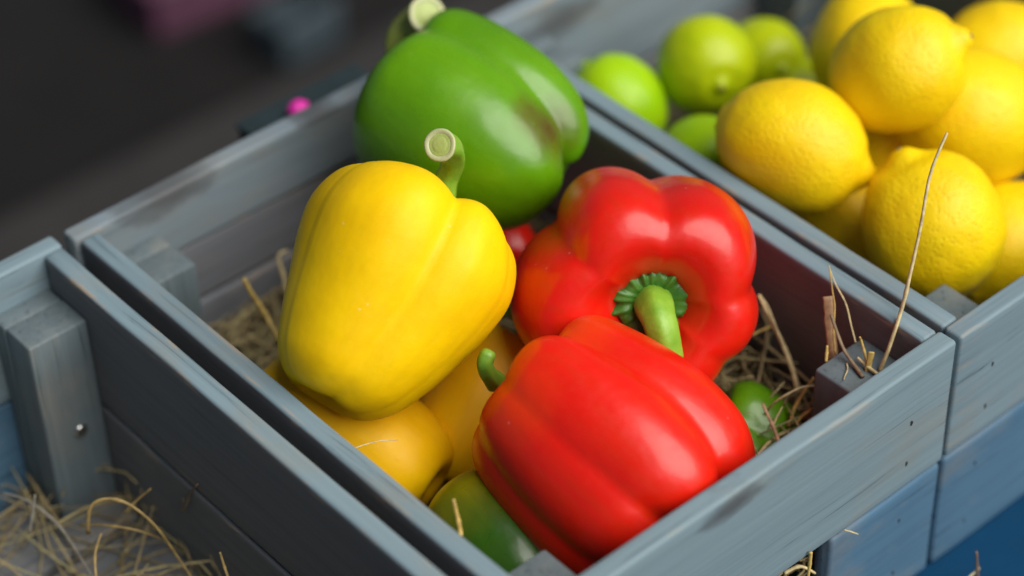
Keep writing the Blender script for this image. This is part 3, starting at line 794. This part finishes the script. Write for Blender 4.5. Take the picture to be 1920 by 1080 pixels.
def make_pepper(key, label, mat, spec, stem_r, stem_mat_, cut=True, calyx=None, calyx_mat=None, group='bell peppers in the middle crate'):
    pl = PL[key]
    root = empty('bell_pepper', pl['loc'])
    tag(root, label, 'bell pepper', group)
    V, F = pepper_body(**spec)
    b = mesh_obj('flesh', V, F, mat, root)
    qd = orient(pl)
    b.rotation_mode = 'QUATERNION'
    b.rotation_quaternion = qd
    pts = catmull([Vector(p) for p in pl['stem']], 14)
    n = len(pts)
    rad = [table(stem_r, k / (n - 1)) for k in range(n)]
    V, F = tube(pts, rad, sides=24, cap0=True, cap1=not cut, ridges=5, ridge_amp=0.07)
    if not cut:      # rounded end
        d = (Vector(pts[-1]) - Vector(pts[-2])).normalized()
        V, F = tube(list(pts) + [Vector(pts[-1]) + d * rad[-1] * 0.45, Vector(pts[-1]) + d * rad[-1] * 0.62], rad + [rad[-1] * 0.75, rad[-1] * 0.30], sides=24, ridges=5, ridge_amp=0.05)
    st = mesh_obj('stem', V, F, stem_mat_, root)
    if cut:
        p1 = Vector(pts[-1]); d = (Vector(pts[-1]) - Vector(pts[-2])).normalized()
        r1 = rad[-1]
        a_ = d.orthogonal().normalized(); b_ = d.cross(a_)
        def rings(rs, close):
            N, V, F = 28, [], []
            for rr, zz in rs:
                for k in range(N):
                    t = 2 * math.pi * k / N
                    w = 1 + 0.05 * noise.noise(Vector((math.cos(t) * 1.7, math.sin(t) * 1.7, len(key))))
                    V.append(tuple(p1 + a_ * (math.cos(t) * rr * r1 * w) + b_ * (math.sin(t) * rr * r1 * w) + d * zz * r1))
            for j in range(len(rs) - 1):
                for k in range(N):
                    k2 = (k + 1) % N
                    F.append((j * N + k, j * N + k2, (j + 1) * N + k2, (j + 1) * N + k))
            if close:
                V.append(tuple(p1 + d * rs[-1][1] * r1)); m = (len(rs) - 1) * N
                for k in range(N): F.append((m + k, m + (k + 1) % N, len(V) - 1))
            return V, F
        V, F = rings([(1.00, -0.20), (1.08, -0.06), (1.07, 0.05), (0.98, 0.09), (0.84, 0.07), (0.74, 0.02)], False)
        mesh_obj('cut_rim', V, F, M_CUT_RIM, st)
        V, F = rings([(0.76, 0.01), (0.66, 0.045), (0.58, 0.02), (0.50, 0.055), (0.3, 0.07)], True)
        mesh_obj('cut_end', V, F, M_CUT, st)
    if calyx:
        # ruffled green collar where the stem meets the flesh
        cr, lift, nb = calyx
        base = Vector(pts[2])
        ax = Vector(pl['axis'])
        qq = ax.to_track_quat('Z', 'Y')
        V, F = [], []
        N, K = 96, 7
        for j in range(K):
            f = j / (K - 1)
            for i in range(N):
                a = 2 * math.pi * i / N
                ca, sa = math.cos(a), math.sin(a)
                n1 = noise.noise(Vector((ca * 1.9, sa * 1.9, 2.3))); n2 = noise.noise(Vector((ca * 5.5, sa * 5.5, 7.1)))
                n3 = noise.noise(Vector((ca * 9.0, sa * 9.0, 1.1 + 3 * f)))
                ruff = 1 + (0.34 * n1 + 0.22 * n2) * f
                rr = lerp(stem_r[0][1] * 0.75, cr * ruff, f)
                zz = lift * (0.9 * f - 1.6 * max(0, f - 0.5) ** 1.2) + (0.0034 * n2 + 0.0022 * n3) * f
                V.append(tuple(base + qq @ Vector((math.cos(a) * rr, math.sin(a) * rr, zz))))
        for j in range(K):
            f = j / (K - 1)
            for i in range(N):
                v = Vector(V[j * N + i]); V.append(tuple(v - ax * 0.0013))
        for j in range(K - 1):
            for i in range(N):
                i2 = (i + 1) % N
                F.append((j * N + i, j * N + i2, (j + 1) * N + i2, (j + 1) * N + i))
                o_ = K * N
                F.append((o_ + j * N + i, o_ + (j + 1) * N + i, o_ + (j + 1) * N + i2, o_ + j * N + i2))
        for i in range(N):
            i2 = (i + 1) % N
            F.append(((K - 1) * N + i, (K - 1) * N + i2, 2 * K * N - N + i2, 2 * K * N - N + i))
        mesh_obj('calyx', V, F, calyx_mat or stem_mat_, root)
    return root

GU = [(0, 0.25), (0.15, 0.42), (0.3, 0.22), (0.55, 0.14), (0.8, 0.22), (0.92, 0.38), (1, 0.2)]
GU_SOFT = [(0, 0.25), (0.15, 0.32), (0.3, 0.14), (0.55, 0.07), (0.8, 0.10), (0.92, 0.25), (1, 0.15)]
make_pepper('yellow_main', 'big bright yellow bell pepper standing tilted at the centre left', M_YELLOW,
    dict(prof=[(0.0000, 0.0295), (0.0097, 0.0305), (0.0205, 0.0414), (0.0341, 0.0478), (0.0468, 0.0404), (0.0526, 0.0236), (0.0507, 0.0059), (0.0450, -0.0128), (0.0385, -0.0315), (0.0307, -0.0463), (0.0185, -0.0552), (0.0068, -0.0537), (0.0000, -0.0522)],
         gmul=[[(0, 1.7), (.5, 2.3), (.8, 1.0), (.95, .0)], [(0, .9), (.3, .5), (.5, .1)], [(0, 1.2), (.3, 1.2), (.55, .3), (.8, 0)], [(0, 1), (.5, .5), (.75, 0)]], grooves=[306, 14, 62, 190], gain=[.02, -.04, -.06, .03], top=[.003, .001, -.004, .003], bot=[.0008, .0005, .0, .001], groove_u=[(0, .25), (.15, .24), (.3, .09), (.55, .05), (.8, .04), (.92, .03), (1, .05)], seed=1, lump=.03),
    [(0, .0075), (.25, .0052), (.6, .0056), (.85, .0066), (1, .0070)], M_STEM)
make_pepper('green_main', 'large glossy green bell pepper with brownish patch, behind the yellow one', M_GREEN,
    dict(prof=[(0, .028), (.011, .029), (.021, .038), (.034, .044), (.045, .037), (.0490, .020), (.0490, .0), (.046, -.020), (.039, -.037), (.028, -.048), (.015, -.051), (.006, -.047), (0, -.044)],
         gmul=[[(0, 1), (.35, 1.3), (.6, 1.9), (1, 1.7)], 1, .6, .15], grooves=[52, 125, 205, 262], gain=[.0, .0, .03, .02], top=[.002, .0, .004, .003], bot=[.003, -.006, -.004, .007], groove_u=[(0, .25), (.15, .40), (.3, .20), (.55, .13), (.8, .22), (.92, .36), (1, .2)], seed=2, lump=.03),
    [(0, .010), (.3, .0075), (.6, .0068), (.85, .0080), (1, .0088)], M_STEM_PALE)
make_pepper('red_back', 'red bell pepper lying with its green stem towards the viewer', M_RED,
    dict(prof=[(0.0000, 0.0228), (0.0062, 0.0228), (0.0114, 0.0290), (0.0207, 0.0414), (0.0352, 0.0492), (0.0497, 0.0435), (0.0574, 0.0248), (0.0580, 0.0041), (0.0538, -0.0186), (0.0435, -0.0373), (0.0290, -0.0476), (0.0124, -0.0466), (0.0000, -0.0435)],
         grooves=[56, 140, 232, 278, 354], gain=[.06, -.06, -.08, .0, .0], top=[.001, -.002, .0, .002, .003], bot=[.003] * 5, groove_u=[(0, .05), (.12, .18), (.26, .25), (.45, .19), (.8, .2), (.92, .3), (1, .2)], seed=3, lump=.025),
    [(0, .0092), (.25, .0088), (.6, .0076), (1, .0070)], M_STEM, cut=False, calyx=(.0175, .0055, 6), calyx_mat=M_STEM_DARK)
make_pepper('red_front', 'biggest bright red bell pepper, lying at the front corner of the crate', M_RED2,
    dict(prof=[(0, .034), (.009, .035), (.018, .044), (.030, .049), (.041, .043), (.048, .026), (.0520, .005), (.0530, -.016), (.0500, -.034), (.040, -.0465), (.024, -.050), (.009, -.042), (0, -.037)],
         gmul=[1.25, 1, 1, [(0, 1.1), (.4, .55), (1, .5)], [(0, .3), (.4, .15), (.62, .35), (.85, 1.3)]], grooves=[50, 128, 235, 306, 352], gain=[.02, .0, .02, .0, .04], top=[.002, .0, .0, .0, .004], bot=[.008, .003, .002, .004, .005], groove_u=[(0, .25), (.15, .36), (.3, .20), (.5, .13), (.75, .17), (.92, .40), (1, .25)], seed=4, lump=.025),
    [(0, .005), (.3, .0038), (1, .0036)], M_STEM_MID, cut=False)
SMALL = [(0, .022), (.008, .022), (.017, .030), (.028, .034), (.037, .028), (.0405, .013), (.0405, -.004), (.038, -.020), (.031, -.033), (.021, -.040), (.010, -.040), (0, -.036)]
def small(k, **kw):
    d = dict(prof=[(a * k, b * k) for a, b in SMALL], grooves=[40, 130, 215, 300], gain=[.02, 0, 0, .03], top=[.002] * 4, bot=[.002] * 4, groove_u=GU, seed=5, lump=.03, nu=96, nv=60)
    d.update(kw)
    return d
make_pepper('yellow_left', 'amber yellow bell pepper lying low beside the left side board', M_YELLOW2, small(1.0, seed=6, prof=[(a * .76, b * 1.22) for a, b in SMALL], groove_u=[(0, .2), (.15, .15), (.4, .05), (.8, .04), (1, .1)], bot=[0, 0, 0, 0]), [(0, .007), (1, .006)], M_STEM)
make_pepper('yellow_mid', 'amber yellow bell pepper wedged between the big yellow and front red ones', M_YELLOW2, small(1.0, seed=7, prof=[(a * .82, b * 1.02) for a, b in SMALL], groove_u=[(0, .2), (.15, .2), (.4, .06), (.8, .05), (1, .1)], bot=[0, 0, 0, 0], grooves=[70, 150, 240, 330]), [(0, .007), (1, .006)], M_STEM)
make_pepper('green_low', 'dark green bell pepper with yellowish top under the front red one', M_GREEN2, small(.95, seed=8), [(0, .007), (1, .006)], M_STEM)
make_pepper('green_right', 'light green bell pepper half buried in hay by the front board', M_GREEN3, small(.80, seed=9, grooves=[20, 110, 200, 290]), [(0, .006), (1, .005)], M_STEM)
make_pepper('red_under', 'shaded red bell pepper almost hidden under the large green one', M_RED, small(.80, seed=12), [(0, .007), (1, .006)], M_STEM)


# ------------------------------------------------------------------ lemons and limes
def citrus(key, name, label, mat, ln, rad, tip, seed, tipr=0.24, group=None, scar=True):
    """ln: length, rad: radius, tip: nipple length"""
    pl = PL[key]
    h = ln / 2
    body = h - tip * 0.55
    prof = [(0.0, h)]
    prof += [(rad * tipr * 0.55, h - tip * 0.10), (rad * tipr * 0.92, h - tip * 0.42), (rad * (tipr + 0.10), h - tip * 0.85), (rad * (tipr + 0.30), h - tip * 1.25)]
    top_r = tipr + 0.30
    a0 = math.asin(min(0.98, top_r))
    for k in range(1, 12):
        a = lerp(a0, math.pi - 0.30, k / 11)
        zc = math.cos(a) / math.cos(a0) * (h - tip * 1.25) if a < math.pi / 2 else math.cos(a) * (h * 0.95)
        prof.append((rad * math.sin(a), zc))
    prof += [(rad * 0.16, -h * 0.965), (rad * 0.08, -h * 0.94), (0.0, -h * 0.93)]
    nv, nu = 60, 64
    P = catmull(prof, nv)
    V, F = [], []
    for j in range(1, nv):
        r0, z0 = P[j]
        r0 = max(r0, 0.0003)
        for i in range(nu):
            a = 2 * math.pi * i / nu
            v = Vector((math.cos(a) * r0, math.sin(a) * r0, z0))
            nn = noise.noise_vector(v * 30 + Vector((seed * 5.7, 0, seed)))
            n2 = noise.noise_vector(v * 130 + Vector((seed * 2.7, 0, seed)))
            w = smooth(0, 0.25, r0 / rad)
            v += nn * rad * 0.06 * w + n2 * rad * 0.012 * w
            V.append(tuple(v))
    V.append((0, 0, P[0][1])); V.append((0, 0, P[-1][1]))
    t0, t1 = len(V) - 2, len(V) - 1
    m = nv - 1
    for j in range(m - 1):
        for i in range(nu):
            i2 = (i + 1) % nu
            F.append((j * nu + i, (j + 1) * nu + i, (j + 1) * nu + i2, j * nu + i2))
    for i in range(nu):
        i2 = (i + 1) % nu
        F.append((t0, i, i2)); F.append((t1, (m - 1) * nu + i2, (m - 1) * nu + i))
    root = empty(name, pl['loc'])
    tag(root, label, name, group)
    o = mesh_obj('peel', V, F, mat, root)
    o.rotation_mode = 'QUATERNION'
    o.rotation_quaternion = orient(pl)
    sV, sF = tube([(0, 0, -h * 0.90), (0, 0, -h * 0.955), (0, 0, -h * 0.965)], [rad * 0.09, rad * 0.085, rad * 0.03], sides=10)
    sc = mesh_obj('stem_button', sV, sF, M_SCAR, root)
    sc.rotation_mode = 'QUATERNION'
    sc.rotation_quaternion = o.rotation_quaternion
    tV, tF = tube([(0, 0, h - 0.0008), (0, 0, h + 0.0002), (0, 0, h + 0.0005)], [rad * 0.055, rad * 0.045, rad * 0.01], sides=8)
    tp = mesh_obj('tip_scar', tV, tF, M_SCAR, root)
    tp.rotation_mode = 'QUATERNION'
    tp.rotation_quaternion = o.rotation_quaternion
    return root
GL, GM = 'lemons in the right crate', 'limes in the right crate'
citrus('lemon_front', 'lemon', 'bright yellow lemon lying foremost against the crate divider, tip to the right', M_LEMON, .084, .0315, .0085, 1, group=GL)
citrus('lemon_tipped', 'lemon', 'lemon standing tip up at the front right, behind the long straw', M_LEMON, .080, .0345, .0070, 2, group=GL)
citrus('lemon_right', 'lemon', 'lemon at the right edge above the tip up lemon', M_LEMON, .086, .0345, .0080, 3, group=GL)
citrus('lemon_spot', 'lemon', 'topmost lemon with a dark scar on its curled tip', M_LEMON, .078, .0315, .0085, 4, group=GL)
citrus('lemon_top', 'lemon', 'blurred lemon tucked behind the scarred topmost one, next to the limes', M_LEMON, .078, .0300, .0080, 5, group=GL)
citrus('lemon_far', 'lemon', 'farthest lemon peeking out at the upper right corner', M_LEMON, .076, .0300, .0080, 6, group=GL)
citrus('lemon_under', 'lemon', 'shaded lemon under the foremost lemon along the divider', M_LEMON, .078, .0300, .0080, 7, group=GL)
citrus('lemon_gap', 'lemon', 'shaded lemon deep in the gap between four other lemons', M_LEMON, .076, .0290, .0080, 8, group=GL)
citrus('lime_board', 'lime', 'green lime by the divider nearest to the green pepper', M_LIME, .060, .0255, .0035, 11, .14, GM)
citrus('lime_big', 'lime', 'largest lime, round and yellowish green, standing in the middle of the limes', M_LIME2, .058, .0270, .0030, 12, .14, GM)
citrus('lime_behind', 'lime', 'lime half hidden behind the largest lime', M_LIME2, .054, .0235, .0030, 13, .14, GM)
citrus('lime_low', 'lime', 'lime showing only its top above the foremost lemon', M_LIME2, .054, .0240, .0030, 14, .14, GM)
citrus('lime_near', 'lime', 'lime between the divider and the left end of the foremost lemon', M_LIME, .056, .0245, .0030, 15, .14, GM)
citrus('lemon_low', 'lemon', 'low lemon in the front corner of its crate, right of the tip up lemon', M_LEMON, .078, .0310, .0080, 9, group=GL)


# ------------------------------------------------------------------ hay and single straws
def strand(V, F, pts, w, flat=0, sides=4):
    n = len(pts)
    rad = [w / 2 * (1 if 0 < k < n - 1 else 0.75) for k in range(n)]
    v, f = tube(pts, rad, sides=sides, squash=0.28 if flat else 0.75)
    o = len(V)
    V += v
    F += [tuple(i + o for i in ff) for ff in f]

def hay_bed(name, label, lo, hi, count, zf, seed, wmin=0.0006, wmax=0.0017, lmin=0.03, lmax=0.09, tilt=0.22, keep=None):
    rnd = random.Random(seed)
    V, F = [], []
    for k in range(count):
        x = rnd.uniform(lo[0], hi[0]); y = rnd.uniform(lo[1], hi[1])
        z = zf(x, y) * rnd.uniform(0.55, 1.0) + rnd.uniform(-0.004, 0.004)
        ln = rnd.uniform(lmin, lmax)
        a = rnd.uniform(0, 2 * math.pi)
        el = rnd.gauss(0, tilt)
        d = Vector((math.cos(a) * math.cos(el), math.sin(a) * math.cos(el), math.sin(el)))
        sd = Vector((-d.y, d.x, 0)) * rnd.gauss(0, 0.22)
        up = Vector((0, 0, 1)) * rnd.gauss(-0.10, 0.16)
        pts = []
        for i in range(6):
            t = i / 5 - 0.5
            p = Vector((x, y, z)) + d * (ln * t) + (sd + up) * (ln * (t * t - 0.1))
            p.x = min(max(p.x, lo[0]), hi[0]); p.y = min(max(p.y, lo[1]), hi[1])
            p.z = max(p.z, 0.016)
            pts.append(p)
        strand(V, F, pts, rnd.uniform(wmin, wmax) if rnd.random() > 0.12 else wmax * 1.35, flat=rnd.random() < 0.35, sides=4)
    o = mesh_obj(name, V, F, M_HAY)
    tag(o, label, 'hay', kind='stuff')
    return o

def main_z(x, y):
    return 0.062 + 0.014 * noise.noise(Vector((x * 20, y * 20, 1))) + 0.014 * smooth(0.10, 0.02, x) * smooth(0.18, 0.28, y) + 0.022 * smooth(0.16, 0.22, x) * smooth(0.15, 0.07, y)
hay_bed('hay', 'dry hay bedding under the bell peppers in the middle crate', (0.0125, 0.0125), (0.2375, 0.3265), 2600, main_z, 11)
hay_bed('hay', 'tuft of hay between the right side board and the small green pepper', (0.165, 0.030), (0.2375, 0.165), 420, lambda x, y: 0.092 + 0.008 * noise.noise(Vector((x * 30, y * 30, 8))), 51, lmin=0.02, lmax=0.06, tilt=0.45)
hay_bed('hay', 'dry hay lying in the left crate', (-0.245, 0.0125), (-0.0205, 0.3275), 620,
        lambda x, y: 0.027 + 0.012 * noise.noise(Vector((x * 18, y * 18, 5))), 23, wmax=0.0016, tilt=0.35)
hay_bed('hay', 'dry hay bedding under the lemons and limes', (0.2645, 0.0125), (0.492, 0.3265), 1100, lambda x, y: 0.066, 37)

for kind, name, label, w, flat, pts in STRAWS:
    V, F = [], []
    P = [Vector(p) for p in catmull(pts, max(8, 3 * len(pts)))]
    n = len(P)
    rnd = random.Random(len(label))
    w *= 1.2
    if flat:
        # a split, uneven splinter
        v, f = tube(P, [w / 2 * rnd.uniform(0.82, 1.08) for _ in P], sides=8, squash=0.22, wide=(0.75, -0.66, 0.0))
    else:
        rad = []
        for k in range(n):
            t = k / (n - 1)
            node = 1 + 0.35 * math.exp(-((t - 0.43) / 0.03) ** 2)
            rad.append(w / 2 * lerp(1.05, 0.72, t) * node * rnd.uniform(0.94, 1.06))
        v, f = tube(P, rad, sides=8, squash=0.8)
    o = mesh_obj(name, v, f, M_STRAWS[kind])
    c = sum((Vector(p) for p in v), Vector()) / len(v)
    o.data.transform(Matrix.Translation(-c)); o.location = c
    tag(o, label, 'straw' if 'straw' in name else 'splinter', 'loose straws on and around the crates')
